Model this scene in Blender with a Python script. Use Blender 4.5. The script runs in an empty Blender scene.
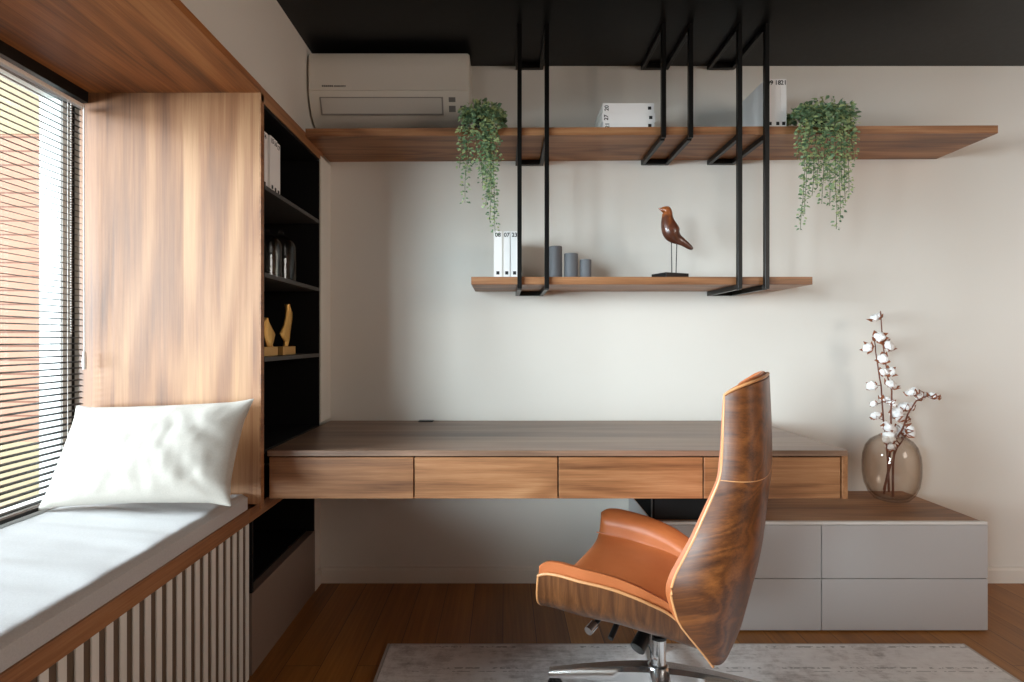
import bpy, bmesh, math, random
from mathutils import Vector, Matrix, noise as mnoise
random.seed(7)
C = bpy.context.scene.collection
SC = bpy.context.scene
PI = math.pi

# ------------------------------------------------------------------ camera
CAMY, CAMZ = -2.692, 1.163          # the camera stands at x = 0
cd = bpy.data.cameras.new('camera'); cam = bpy.data.objects.new('camera', cd); C.objects.link(cam)
cam.location = (0, CAMY, CAMZ); cam.rotation_euler = (PI/2, 0, 0)
cd.sensor_width = 36; cd.lens = 36*560/1024; cd.shift_x = 9/1024; cd.shift_y = -1/1024; cd.clip_start = .02
SC.camera = cam

# ------------------------------------------------------------------ world, lights, exposure
w = bpy.data.worlds.new('sky'); SC.world = w; w.use_nodes = True
bg = w.node_tree.nodes['Background']; bg.inputs[0].default_value = (1.0, .80, .62, 1); bg.inputs[1].default_value = .10

def area(name, loc, target, sx, sy, power, col):
    l = bpy.data.lights.new(name, 'AREA'); l.shape = 'RECTANGLE'; l.size = sx; l.size_y = sy; l.energy = power; l.color = col
    o = bpy.data.objects.new(name, l); C.objects.link(o); o.location = loc
    o.rotation_euler = (Vector(target)-Vector(loc)).to_track_quat('-Z', 'Y').to_euler()
    return o
COOL = (.84, .94, 1.03)
area('sky_light', (-7.6, -13.2, 2.2), (.5, 0, 1.3), 4.8, 4.6, 2900, COOL)
area('side_sky_light', (-12.0, -8.6, 1.3), (1.6, 0, 1.35), 5.2, 4.2, 2700, COOL)
area('upper_sky_light', (-9.0, -2.4, 4.7), (-.6, -1.6, .5), 4.0, 4.0, 3300, COOL)
area('fill_light', (3.25, -3.0, 1.95), (-.6, -.3, 1.75), 1.8, 1.0, 40, (1.0, .95, .88))  # added fill from the right

SC.view_settings.view_transform = 'Standard'; SC.view_settings.look = 'None'
SC.view_settings.exposure = 0.22; SC.view_settings.gamma = 1.0; SC.view_settings.use_curve_mapping = False
SC.render.engine = 'CYCLES'
SC.cycles.use_denoising = True
SC.cycles.max_bounces = 10; SC.cycles.transparent_max_bounces = 24; SC.cycles.diffuse_bounces = 6

# ------------------------------------------------------------------ materials
def lin(r, g, b):
    f = lambda c: (c/255/12.92 if c/255 <= .04045 else ((c/255+.055)/1.055)**2.4)
    return (f(r), f(g), f(b), 1)

class NT:
    def __init__(s, name):
        s.m = bpy.data.materials.new(name); s.m.use_nodes = True
        s.t = s.m.node_tree; s.N = s.t.nodes; s.L = s.t.links
        s.b = s.N['Principled BSDF']; s.out = s.N['Material Output']
    def n(s, typ, **kw):
        o = s.N.new(typ)
        for k, v in kw.items():
            if k in o.bl_rna.properties: setattr(o, k, v)
        return o
    def link(s, a, b): s.L.new(a, b)
    def math(s, op, a, b=None):
        o = s.N.new('ShaderNodeMath'); o.operation = op
        for i, v in enumerate((a, b)):
            if v is None: continue
            if hasattr(v, 'is_linked'): s.L.new(v, o.inputs[i])
            else: o.inputs[i].default_value = v
        return o.outputs[0]
    def ramp(s, fac, stops):
        r = s.N.new('ShaderNodeValToRGB'); e = r.color_ramp.elements
        while len(e) < len(stops): e.new(.5)
        for i, (p, c) in enumerate(stops): e[i].position = p; e[i].color = c
        s.L.new(fac, r.inputs[0]); return r.outputs[0]
    def mix(s, fac, a, b, mode='MIX'):
        o = s.N.new('ShaderNodeMix'); o.data_type = 'RGBA'; o.blend_type = mode
        for i, v in ((0, fac), (6, a), (7, b)):
            if hasattr(v, 'is_linked'): s.L.new(v, o.inputs[i])
            else: o.inputs[i].default_value = v
        return o.outputs[2]
    def noise(s, vec, scale, detail=4, rough=.55, dist=0):
        o = s.N.new('ShaderNodeTexNoise'); o.inputs['Scale'].default_value = scale; o.inputs['Detail'].default_value = detail
        o.inputs['Roughness'].default_value = rough; o.inputs['Distortion'].default_value = dist
        if vec is not None: s.L.new(vec, o.inputs['Vector'])
        return o.outputs['Fac']
    def bump(s, h, strength, dist=.01):
        o = s.N.new('ShaderNodeBump'); o.inputs['Strength'].default_value = strength; o.inputs['Distance'].default_value = dist
        s.L.new(h, o.inputs['Height']); s.L.new(o.outputs[0], s.b.inputs['Normal'])
    def objvec(s, scale=(1, 1, 1), rnd=True):
        tc = s.N.new('ShaderNodeTexCoord'); mp = s.N.new('ShaderNodeMapping'); mp.inputs['Scale'].default_value = scale
        src = tc.outputs['Object']
        if rnd:
            oi = s.N.new('ShaderNodeObjectInfo'); v = s.N.new('ShaderNodeVectorMath'); v.operation = 'MULTIPLY_ADD'
            cx = s.N.new('ShaderNodeCombineXYZ')
            for i, k in enumerate((3.1, 2.3, 4.7)): s.L.new(s.math('MULTIPLY', oi.outputs['Random'], k), cx.inputs[i])
            ad = s.N.new('ShaderNodeVectorMath'); ad.operation = 'ADD'
            s.L.new(src, ad.inputs[0]); s.L.new(cx.outputs[0], ad.inputs[1]); src = ad.outputs[0]
        s.L.new(src, mp.inputs['Vector']); return mp.outputs[0]

def plain(name, rgb, rough=.5, metal=0, coat=0, bump=None, spec=.5):
    t = NT(name); t.b.inputs['Base Color'].default_value = lin(*rgb); t.b.inputs['Roughness'].default_value = rough
    t.b.inputs['Metallic'].default_value = metal; t.b.inputs['Coat Weight'].default_value = coat
    t.b.inputs['Specular IOR Level'].default_value = spec
    if bump:
        t.bump(t.noise(t.objvec(rnd=False), bump[0], 5), bump[1], bump[2])
    else:   # slight procedural unevenness of the finish
        f = t.noise(t.objvec(rnd=False), 40, 3)
        t.link(t.math('ADD', t.math('MULTIPLY', f, .02 if metal > .9 else .08), rough-(.01 if metal > .9 else .04)), t.b.inputs['Roughness'])
    return t.m

def wood(name, dark, mid, light, axis, rough=.45, coat=0.0, plank=None, across=None, fig=1.0, streak=1.0, bump=.12, k=1.0, rot=None):
    """axis: direction of the grain; plank: (width) with its across-axis for glued-up staves"""
    t = NT(name)
    def sc(al, ac): return tuple(al if i == axis else ac for i in range(3))
    v0 = t.objvec((k, k, k))
    if rot:
        rm = t.N.new('ShaderNodeMapping'); rm.inputs['Rotation'].default_value = rot; t.link(v0, rm.inputs['Vector']); v0 = rm.outputs[0]
    src = v0; tone = None
    if plank:
        sp = t.N.new('ShaderNodeSeparateXYZ'); t.link(v0, sp.inputs[0])
        wn = t.N.new('ShaderNodeTexWhiteNoise'); wn.noise_dimensions = '1D'
        t.link(t.math('FLOOR', t.math('DIVIDE', sp.outputs[across], plank)), wn.inputs['W'])
        tone = wn.outputs['Value']
        cx = t.N.new('ShaderNodeCombineXYZ')
        for i in range(3): t.link(t.math('MULTIPLY', tone, 7.3+i*3), cx.inputs[i])
        ad = t.N.new('ShaderNodeVectorMath'); ad.operation = 'ADD'; t.link(v0, ad.inputs[0]); t.link(cx.outputs[0], ad.inputs[1]); src = ad.outputs[0]
    def mp(s):
        m = t.N.new('ShaderNodeMapping'); m.inputs['Scale'].default_value = s; t.link(src, m.inputs['Vector']); return m.outputs[0]
    big = t.noise(mp(sc(.7, 5.5)), 1.0, 3, .5, .6)              # broad figure
    rings = t.math('SINE', t.math('MULTIPLY', t.noise(mp(sc(.45, 4.2)), 1.0, 2, .45, .3), 42*fig))
    rings = t.math('ADD', t.math('MULTIPLY', rings, .5), .5)
    fine = t.noise(mp(sc(2.2, 85)), 1.0, 5, .65)
    pores = t.noise(mp(sc(9, 260)), 1.0, 2, .5)
    f = t.math('ADD', t.math('MULTIPLY', big, .62), t.math('MULTIPLY', rings, .13*fig))
    f = t.math('ADD', f, t.math('MULTIPLY', t.math('SUBTRACT', fine, .5), .55*streak))
    f = t.math('ADD', f, t.math('MULTIPLY', t.math('SUBTRACT', pores, .5), .18))
    if tone is not None: f = t.math('ADD', f, t.math('MULTIPLY', t.math('SUBTRACT', tone, .5), .16))
    col = t.ramp(f, [(.12, lin(*dark)), (.40, lin(*mid)), (.72, lin(*light))])
    t.link(col, t.b.inputs['Base Color'])
    t.link(t.math('ADD', t.math('MULTIPLY', fine, .15), rough-.07), t.b.inputs['Roughness'])
    t.b.inputs['Coat Weight'].default_value = coat; t.b.inputs['Coat Roughness'].default_value = .18
    t.bump(fine, bump, .002)
    return t.m

M = {}
WD, WM, WL = (94, 57, 32), (153, 104, 66), (191, 144, 102)
M['wood_x'] = wood('walnut_grain_across', WD, WM, WL, 0, k=1.4, fig=1.25, streak=1.0)
M['wood_y'] = wood('walnut_grain_deep', WD, WM, WL, 1)
M['panel'] = wood('walnut_panel', (92, 56, 32), (154, 105, 67), (197, 152, 108), 2, plank=.19, across=0, streak=.7, k=.8, fig=1.3)
M['soffit'] = wood('warm_lit_walnut_soffit', (100, 58, 28), (168, 106, 58), (206, 148, 92), 1, plank=.16, across=0)  # same walnut as the panel, warm bounced light put into its colour
M['desktop'] = wood('walnut_desk_top', (96, 72, 56), (140, 110, 90), (168, 138, 115), 0, rough=.36, plank=.12, across=1)
M['shell'] = wood('walnut_chair_shell', (38, 17, 7), (94, 51, 20), (140, 83, 38), 0, rough=.38, coat=.12, fig=1.3, bump=.03, k=2.2, rot=(0, math.radians(-18), 0))
M['shell_head'] = wood('walnut_headrest_shell', (46, 22, 9), (102, 56, 23), (140, 84, 40), 0, rough=.38, coat=.12, fig=1.3, bump=.03, k=2.2)
M['shell_v'] = wood('walnut_seat_shell', (52, 28, 13), (92, 55, 29), (126, 80, 45), 2, rough=.34, coat=.35, fig=1.2, bump=.03, k=2.2)
M['wall'] = plain('cream_paint', (224, 220, 212), .75, bump=(90, .03, .002))
M['white'] = plain('white_lacquer', (222, 219, 213), .5)
M['base'] = plain('white_baseboard', (226, 221, 212), .45)
M['greige'] = plain('grey_lacquer', (184, 182, 182), .5)
M['edge'] = plain('pale_lacquer_edge', (225, 222, 218), .45)
M['dark_gap'] = plain('dark_gap', (28, 25, 22), .8)
M['ceil'] = plain('black_satin_ceiling', (11, 11, 11), .38, spec=.27)
M['black'] = plain('black_board', (15, 15, 16), .55, spec=.3)
M['shelf_edge'] = plain('charcoal_board', (62, 60, 58), .5)
M['steel'] = plain('black_powder_steel', (12, 12, 11), .36, spec=.3)
M['steel_end'] = plain('bare_steel_end', (165, 155, 148), .4, metal=.6)
M['chrome'] = plain('polished_aluminium', (225, 225, 226), .2, metal=1)
M['plastic'] = plain('black_plastic', (18, 18, 19), .35)
M['ac'] = plain('white_plastic', (226, 221, 211), .35)
M['ac_grey'] = plain('grey_plastic', (120, 118, 114), .5)
M['ac_line'] = plain('shaded_grey_plastic', (150, 146, 140), .5)
M['ac_flap'] = plain('satin_plastic', (210, 206, 198), .4)
M['paper'] = plain('white_card_cover', (240, 238, 236), .55)
M['pages'] = plain('page_edges', (232, 228, 220), .8)
M['ink'] = plain('black_print', (22, 22, 24), .6)
M['cord'] = plain('white_cord', (232, 230, 226), .6)
M['candle'] = plain('grey_concrete', (112, 114, 118), .7, bump=(60, .15, .002))
M['gold'] = plain('gold_leaf', (236, 186, 104), .36, metal=.55, bump=(120, .5, .003))
M['gold_base'] = plain('brass_block', (222, 176, 106), .4, metal=.5)
M['twig'] = plain('brown_twig', (112, 66, 48), .8, bump=(150, .3, .002))
M['bract'] = plain('dry_bract', (140, 80, 48), .8)
M['cotton'] = plain('cotton_fluff', (248, 246, 244), .95, bump=(140, .6, .004))
M['pot'] = plain('black_pot', (20, 20, 20), .5)
M['stem'] = plain('green_stem', (84, 104, 62), .7)
M['matt_black'] = plain('matt_black_board', (14, 14, 14), .9, spec=.08)
M['shaded_panel'] = plain('shaded_white_lacquer', (128, 110, 98), .5)  # white panel low in the corner, its shade put into the colour
M['gap_shade'] = plain('shaded_gap_backing', (96, 79, 64), .7)  # dark colour stands in for the shaded sides between the slats
M['frame_white'] = plain('white_window_frame', (226, 226, 222), .45)
M['render'] = plain('cream_render', (142, 128, 102), .9, bump=(30, .2, .01))

def leather(name, c1, c2, rough=.42):
    t = NT(name); v = t.objvec(rnd=False)
    f = t.noise(v, 5, 3); t.link(t.ramp(f, [(.3, lin(*c1)), (.7, lin(*c2))]), t.b.inputs['Base Color'])
    t.b.inputs['Roughness'].default_value = rough; t.bump(t.noise(v, 320, 3, .6), .12, .0015); return t.m
M['leather'] = leather('tan_leather', (168, 92, 47), (186, 108, 62))
M['leather_edge'] = leather('light_tan_leather', (206, 138, 84), (218, 152, 98), .45)
M['piping'] = leather('tan_piping', (192, 134, 84), (202, 146, 96))

def fabric(name, c, weave=500, strength=.35, fold=None):
    t = NT(name); v = t.objvec(rnd=False)
    f = t.noise(v, 220, 4, .7); cc = lin(*c); dk = tuple(x*.86 for x in cc[:3])+(1,)
    t.link(t.ramp(f, [(.3, dk), (.7, cc)]), t.b.inputs['Base Color']); t.b.inputs['Roughness'].default_value = .92
    t.b.inputs['Sheen Weight'].default_value = .15
    t.bump(t.noise(v, weave, 3, .7), strength, .0015); return t.m
M['cushion'] = fabric('grey_linen', (192, 190, 189))
M['cushion_side'] = M['cushion']
M['linen'] = fabric('white_linen', (186, 179, 169), 420, .4)

def slat_metal():
    t = NT('backlit_slat_metal'); t.b.inputs['Base Color'].default_value = lin(26, 21, 18); t.b.inputs['Roughness'].default_value = .42  # pale aluminium slats, their backlit darkness put into the base colour
    t.b.inputs['Metallic'].default_value = 0; t.b.inputs['Specular IOR Level'].default_value = .25
    t.link(t.math('ADD', t.math('MULTIPLY', t.noise(t.objvec(rnd=False), 30, 2), .1), .36), t.b.inputs['Roughness']); return t.m
M['slat'] = slat_metal()

def glass(name, tint, edge, refl=1.0, rough=.01):
    t = NT(name); t.N.remove(t.b)
    tr = t.N.new('ShaderNodeBsdfTransparent'); gl = t.N.new('ShaderNodeBsdfGlossy'); gl.inputs['Roughness'].default_value = rough
    lw = t.N.new('ShaderNodeLayerWeight'); lw.inputs['Blend'].default_value = .5      # facing = 1 - |cos|
    t.link(t.mix(t.math('POWER', lw.outputs['Facing'], 2.2), lin(*tint), lin(*edge)), tr.inputs['Color'])
    fr = t.math('ADD', t.math('MULTIPLY', t.math('POWER', lw.outputs['Facing'], 5.0), .9*refl), .035*refl)   # Schlick
    mx = t.N.new('ShaderNodeMixShader'); t.link(fr, mx.inputs[0])
    t.link(tr.outputs[0], mx.inputs[1]); t.link(gl.outputs[0], mx.inputs[2]); t.link(mx.outputs[0], t.out.inputs['Surface']); return t.m
M['pane'] = glass('window_glass', (250, 252, 251), (225, 232, 230))
M['smoke'] = glass('smoked_brown_glass', (250, 247, 244), (196, 184, 172), .8)
M['clear'] = glass('clear_glass', (246, 246, 245), (190, 190, 188), 1.0)

def leafmat(name):
    t = NT(name); g = t.N.new('ShaderNodeNewGeometry')
    col = t.ramp(g.outputs['Random Per Island'], [(0, lin(88, 120, 92)), (.4, lin(140, 170, 130)), (.75, lin(180, 200, 148)), (1, lin(204, 214, 150))])
    t.link(col, t.b.inputs['Base Color']); t.b.inputs['Roughness'].default_value = .5
    t.b.inputs['Subsurface Weight'].default_value = 0
    tl = t.N.new('ShaderNodeBsdfTranslucent'); t.link(col, tl.inputs['Color'])
    mx = t.N.new('ShaderNodeMixShader'); mx.inputs[0].default_value = .25
    t.link(t.b.outputs[0], mx.inputs[1]); t.link(tl.outputs[0], mx.inputs[2]); t.link(mx.outputs[0], t.out.inputs['Surface']); return t.m
M['leaf'] = leafmat('ivy_leaf'); 

def floor_mat():
    t = NT('oak_plank_floor')
    tc = t.N.new('ShaderNodeTexCoord'); mp = t.N.new('ShaderNodeMapping'); mp.inputs['Rotation'].default_value = (0, 0, PI/2)
    t.link(tc.outputs['Object'], mp.inputs['Vector'])
    br = t.N.new('ShaderNodeTexBrick'); t.link(mp.outputs[0], br.inputs['Vector'])
    br.inputs['Color1'].default_value = (0, 0, 0, 1); br.inputs['Color2'].default_value = (1, 1, 1, 1); br.inputs['Mortar'].default_value = (.5, .5, .5, 1)
    br.inputs['Scale'].default_value = 1; br.inputs['Mortar Size'].default_value = .0012; br.inputs['Brick Width'].default_value = 1.1; br.inputs['Row Height'].default_value = .13
    br.offset = .37; br.inputs['Bias'].default_value = 0
    ad = t.N.new('ShaderNodeVectorMath'); ad.operation = 'MULTIPLY_ADD'; t.link(br.outputs['Color'], ad.inputs[0]); ad.inputs[1].default_value = (5, 9, 3); t.link(tc.outputs['Object'], ad.inputs[2])
    def mpn(s):
        m = t.N.new('ShaderNodeMapping'); m.inputs['Scale'].default_value = s; t.link(ad.outputs[0], m.inputs['Vector']); return m.outputs[0]
    big = t.noise(mpn((7, .9, 1)), 1, 3, .5, .5); fine = t.noise(mpn((95, 2.2, 1)), 1, 5, .65)
    f = t.math('ADD', t.math('MULTIPLY', big, .6), t.math('MULTIPLY', t.math('SUBTRACT', fine, .5), .5))
    f = t.math('ADD', f, t.math('MULTIPLY', br.outputs['Color'], .18))
    col = t.ramp(f, [(.12, lin(108, 66, 24)), (.42, lin(158, 102, 42)), (.75, lin(194, 136, 66))])
    col = t.mix(br.outputs['Fac'], col, lin(60, 36, 18))
    t.link(col, t.b.inputs['Base Color']); t.b.inputs['Roughness'].default_value = .42
    t.bump(fine, .08, .002); return t.m
M['floor'] = floor_mat()

def rug_mat():
    t = NT('worn_grey_rug'); v = t.objvec(rnd=False)
    a = t.noise(v, 3.2, 6, .7, .6); b = t.noise(v, 26, 5, .75); 
    m1 = t.N.new('ShaderNodeMapping'); m1.inputs['Scale'].default_value = (9, 60, 1); t.link(v, m1.inputs['Vector'])
    s = t.noise(m1.outputs[0], 1, 4, .7)
    f = t.math('ADD', t.math('MULTIPLY', a, .5), t.math('ADD', t.math('MULTIPLY', b, .3), t.math('MULTIPLY', s, .25)))
    col = t.ramp(f, [(.36, lin(146, 140, 138)), (.46, lin(208, 204, 202)), (.54, lin(238, 236, 235)), (.68, lin(250, 249, 248))])
    sp = t.N.new('ShaderNodeSeparateXYZ'); t.link(v, sp.inputs[0])
    dots = t.noise(v, 60, 2, .5)
    for yy, hw in ((-.030, .005), (-.165, .004), (-.185, .002)):   # faded border lines, measured from the far edge
        d = t.math('LESS_THAN', t.math('ABSOLUTE', t.math('SUBTRACT', sp.outputs[1], yy)), hw)
        k = t.math('MULTIPLY', d, t.math('GREATER_THAN', dots, .5)); k = t.math('MULTIPLY', k, t.math('GREATER_THAN', a, .5))
        col = t.mix(t.math('MULTIPLY', k, .5), col, lin(74, 70, 74))
    t.link(col, t.b.inputs['Base Color']); t.b.inputs['Roughness'].default_value = .95
    t.bump(t.noise(v, 240, 3, .7), .5, .004); return t.m
M['rug'] = rug_mat()
M['rug_edge'] = fabric('rug_binding', (196, 190, 182), 300, .5)

def terracotta():
    t = NT('terracotta_cladding'); v = t.objvec(rnd=False)
    sp = t.N.new('ShaderNodeSeparateXYZ'); t.link(v, sp.inputs[0])
    fr = t.math('FRACT', t.math('DIVIDE', sp.outputs[2], .058))
    gap = t.math('LESS_THAN', fr, .12)
    col = t.ramp(t.noise(v, 6, 4), [(.3, lin(146, 104, 84)), (.7, lin(158, 116, 96))])
    t.link(t.mix(gap, col, lin(104, 66, 50)), t.b.inputs['Base Color']); t.b.inputs['Roughness'].default_value = .85
    t.bump(t.math('SUBTRACT', 1.0, gap), .6, .01); return t.m
M['terracotta'] = terracotta()

def birdmat():
    t = NT('carved_burl_wood'); v = t.objvec(rnd=False)
    sp = t.N.new('ShaderNodeSeparateXYZ'); t.link(v, sp.inputs[0])
    f = t.math('ADD', t.math('MULTIPLY', t.noise(v, 16, 4, .6, 1.0), .6), t.math('MULTIPLY', sp.outputs[2], 1.9))
    col = t.ramp(f, [(.45, lin(46, 26, 20)), (.76, lin(98, 54, 36)), (.9, lin(168, 92, 42))])
    t.link(col, t.b.inputs['Base Color']); t.b.inputs['Roughness'].default_value = .32; t.b.inputs['Coat Weight'].default_value = .4; return t.m
M['bird'] = birdmat()

# ------------------------------------------------------------------ mesh helpers (world coordinates; obj() moves them to the parent's origin)
def px(x, y, Y):
    """world point at depth Y (world y) seen at photo position x, y"""
    d = Y-CAMY
    return Vector(((x-503)/560*d, Y, CAMZ-(y-340)/560*d))
def new(): return bmesh.new()
def box(bm, x0, x1, y0, y1, z0, z1, bev=0, seg=2):
    r = bmesh.ops.create_cube(bm, size=1)
    vs = r['verts']
    bmesh.ops.scale(bm, vec=(abs(x1-x0), abs(y1-y0), abs(z1-z0)), verts=vs)
    bmesh.ops.translate(bm, vec=((x0+x1)/2, (y0+y1)/2, (z0+z1)/2), verts=vs)
    if bev:
        es = list({e for v in vs for e in v.link_edges})
        bmesh.ops.bevel(bm, geom=es, offset=bev, segments=seg, affect='EDGES', profile=.5)
    return bm
def bx(*a, **k): return box(new(), *a, **k)
def tube(bm, pts, r, seg=8, cap=True):
    pts = [Vector(p) for p in pts]; rs = r if isinstance(r, (list, tuple)) else [r]*len(pts)
    rings = []; up = None
    for i, p in enumerate(pts):
        t = (pts[min(i+1, len(pts)-1)]-pts[max(i-1, 0)]).normalized()
        if up is None: up = Vector((0, 0, 1)) if abs(t.z) < .9 else Vector((1, 0, 0))
        a = t.cross(up); 
        if a.length < 1e-6: a = t.orthogonal()
        a.normalize(); b = t.cross(a).normalized(); up = b.cross(t) if False else up
        rings.append([bm.verts.new(p+(a*math.cos(2*PI*k/seg)+b*math.sin(2*PI*k/seg))*rs[i]) for k in range(seg)])
    for i in range(len(rings)-1):
        for k in range(seg):
            bm.faces.new((rings[i][k], rings[i][(k+1) % seg], rings[i+1][(k+1) % seg], rings[i+1][k]))
    if cap:
        bm.faces.new(rings[0][::-1]); bm.faces.new(rings[-1])
    return bm
def lathe(bm, prof, c, seg=32, close=True):
    rings = []
    for r, z in prof:
        if r < 1e-5: rings.append([bm.verts.new((c[0], c[1], c[2]+z))])
        else: rings.append([bm.verts.new((c[0]+r*math.cos(2*PI*k/seg), c[1]+r*math.sin(2*PI*k/seg), c[2]+z)) for k in range(seg)])
    for a, b in zip(rings, rings[1:]):
        for k in range(seg):
            q = (k+1) % seg
            vs = ([a[0]] if len(a) == 1 else [a[k], a[q]])+([b[0]] if len(b) == 1 else [b[q], b[k]])
            if len(vs) >= 3: bm.faces.new(vs)
    return bm
def prism(bm, pts, axis, a, b):
    """extrude a 2-D outline (list of pairs) along axis from a to b"""
    def P(p, t):
        l = [p[0], p[1]]; l.insert(axis, t); return l
    A = [bm.verts.new(P(p, a)) for p in pts]; B = [bm.verts.new(P(p, b)) for p in pts]; n = len(pts)
    bm.faces.new(A[::-1]); bm.faces.new(B)
    for i in range(n): bm.faces.new((A[i], A[(i+1) % n], B[(i+1) % n], B[i]))
    return bm

OFF = {}
def obj(name, bm, mat, parent=None, smooth=False, local=False):
    bmesh.ops.recalc_face_normals(bm, faces=bm.faces)
    me = bpy.data.meshes.new(name); 
    off = Vector((0, 0, 0)) if (parent is None or local) else OFF[parent.name]
    if parent is not None and not local: bmesh.ops.translate(bm, vec=-off, verts=bm.verts)
    bm.to_mesh(me); bm.free()
    me.materials.append(mat)
    if smooth:
        for p in me.polygons: p.use_smooth = True
        try: me.set_sharp_from_angle(angle=math.radians(40))
        except Exception: pass
    o = bpy.data.objects.new(name, me); C.objects.link(o)
    if parent is not None: o.parent = parent
    OFF[o.name] = off
    return o
def thing(name, label, cat, loc=(0, 0, 0), group=None, rotz=0):
    o = bpy.data.objects.new(name, None); C.objects.link(o); o.location = loc; o.rotation_euler = (0, 0, rotz)
    o.empty_display_size = .05; OFF[o.name] = Vector(loc)
    o['label'] = label; o['category'] = cat
    if group: o['group'] = group
    return o
def rebase(o, loc):
    """put a single-mesh thing's origin at loc"""
    loc = Vector(loc); o.data.transform(Matrix.Translation(-loc)); o.location = loc; OFF[o.name] = loc
def tag(o, label, cat, group=None):
    o['label'] = label; o['category'] = cat
    if group: o['group'] = group
    return o
def struct(name, bm, mat, label=None, smooth=False):
    o = obj(name, bm, mat, None, smooth); o['kind'] = 'structure'
    if label: o['label'] = label
    return o
def text(name, s, size, loc, rot, mat, parent, depth=.0003):
    cu = bpy.data.curves.new(name, 'FONT'); cu.body = s; cu.size = size; cu.extrude = depth; cu.align_x = 'CENTER'; cu.align_y = 'CENTER'
    cu.offset = size*.018
    cu.materials.append(mat)
    tmp = bpy.data.objects.new(name, cu); me = bpy.data.meshes.new_from_object(tmp); me.name = name
    bpy.data.objects.remove(tmp); o = bpy.data.objects.new(name, me); C.objects.link(o); o.parent = parent
    if not me.materials: me.materials.append(mat)
    o.location = Vector(loc)-OFF[parent.name]; o.rotation_euler = rot
    return o

# ------------------------------------------------------------------ room shell
ZC = 2.48; XR = 3.4; YR = -4.7
struct('floor', bx(-1.65, XR, YR, 0.0, -.06, 0), M['floor'], 'warm brown oak plank floor')
struct('ceiling', bx(-1.65, XR, YR, 0.12, ZC, ZC+.1), M['ceil'], 'black satin ceiling')
struct('wall_back', bx(-1.65, XR, 0, .12, 0, ZC), M['wall'], 'cream painted wall behind the desk')
struct('wall_right', bx(XR, XR+.12, YR, .12, 0, ZC), M['panel'])
struct('wall_left', bx(-1.6, -.878, -4.6, 0, 2.036, ZC), M['wall'], 'cream wall above the wooden niche')
struct('wall_niche', bx(-1.62, -1.45, -4.6, -.7, -.06, .56), M['wall'])
struct('wall_outer', bx(-1.62, -1.22, -.735, 0, 0, 2.036), M['wall'])
struct('wall_end', bx(-1.62, -.3, YR, -4.6, 0, ZC), M['wall'])
struct('trim_1', bx(-1.2, -.828, -.147, 0, .79, 2.0), M['wall'], 'white filler strip beside the bookcase')
struct('trim_2', bx(-1.2, -.88, -.10, 0, 0, .79), M['wall'])
def baseb(x0, x1):
    return prism(new(), [(-.016, 0), (-.016, .06), (-.010, .072), (0, .074), (0, 0)], 0, x0, x1)
struct('baseboard_back', baseb(-.87, .6), M['base'], 'white baseboard under the desk')
struct('baseboard_right', baseb(1.932, XR), M['base'], 'white baseboard right of the grey drawer unit')
struct('baseboard_left', bx(-.88, -.868, -.10, -.016, 0, .074), M['base'])

# wooden window niche (lining boards)
struct('trim_3', bx(-1.46, -.83, -4.6, -.772, 2.011, 2.036), M['soffit'], 'walnut lining over the window seat')
struct('trim_4', bx(-1.452, -.835, -.772, -.748, .60, 2.011), M['panel'], 'walnut side panel of the window niche')
struct('trim_5', bx(-.835, -.83, -.772, -.748, .583, 2.011), M['wood_y'])

# ------------------------------------------------------------------ window and what is outside
win = bpy.data.objects.new('window_1', None); C.objects.link(win); win['kind'] = 'structure'; win['label'] = 'white framed window behind the horizontal blind'; OFF[win.name] = Vector((0, 0, 0))
fb = new()
box(fb, -1.57, -1.50, -.79, -.70, .578, 2.03, .004); box(fb, -1.57, -1.50, -4.6, -4.53, .578, 2.03, .004)
box(fb, -1.57, -1.50, -4.53, -.79, .578, .635, .004); box(fb, -1.57, -1.50, -4.53, -.79, 1.985, 2.03, .004)
box(fb, -1.565, -1.505, -2.42, -2.36, .635, 1.985, .004)
obj('window_frame', fb, M['frame_white'], win)
gb = new(); box(gb, -1.505, -1.497, -.745, -.735, .578, 2.0); box(gb, -1.505, -1.497, -.712, -.70, .578, 2.0)
obj('window_gasket', gb, M['dark_gap'], win)
obj('window_glass', bx(-1.537, -1.533, -4.53, -.79, .635, 1.985), M['pane'], win)
obj('window_sill', bx(-1.50, -1.452, -4.6, -.772, .56, .60, .003), M['shelf_edge'], win)
obj('window_track', bx(-1.50, -1.42, -4.6, -.775, 1.974, 2.011), M['black'], win)

ext = thing('balcony_wall', 'terracotta clad balcony wall outside, seen through the blind', 'building', (-3.3, -.3, -.2))
obj('cladding', bx(-5.5, -1.88, -.36, -.25, .74, 2.02), M['terracotta'], ext)
obj('upper_band', bx(-5.5, -1.88, -.365, -.25, 2.02, 2.75), M['render'], ext)
obj('lower_band', bx(-5.5, -1.88, -.37, -.25, -.2, .74), M['render'], ext)
obj('pilaster', bx(-1.88, -1.63, -.42, -.25, -.2, 2.75, .01), M['render'], ext)

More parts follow.
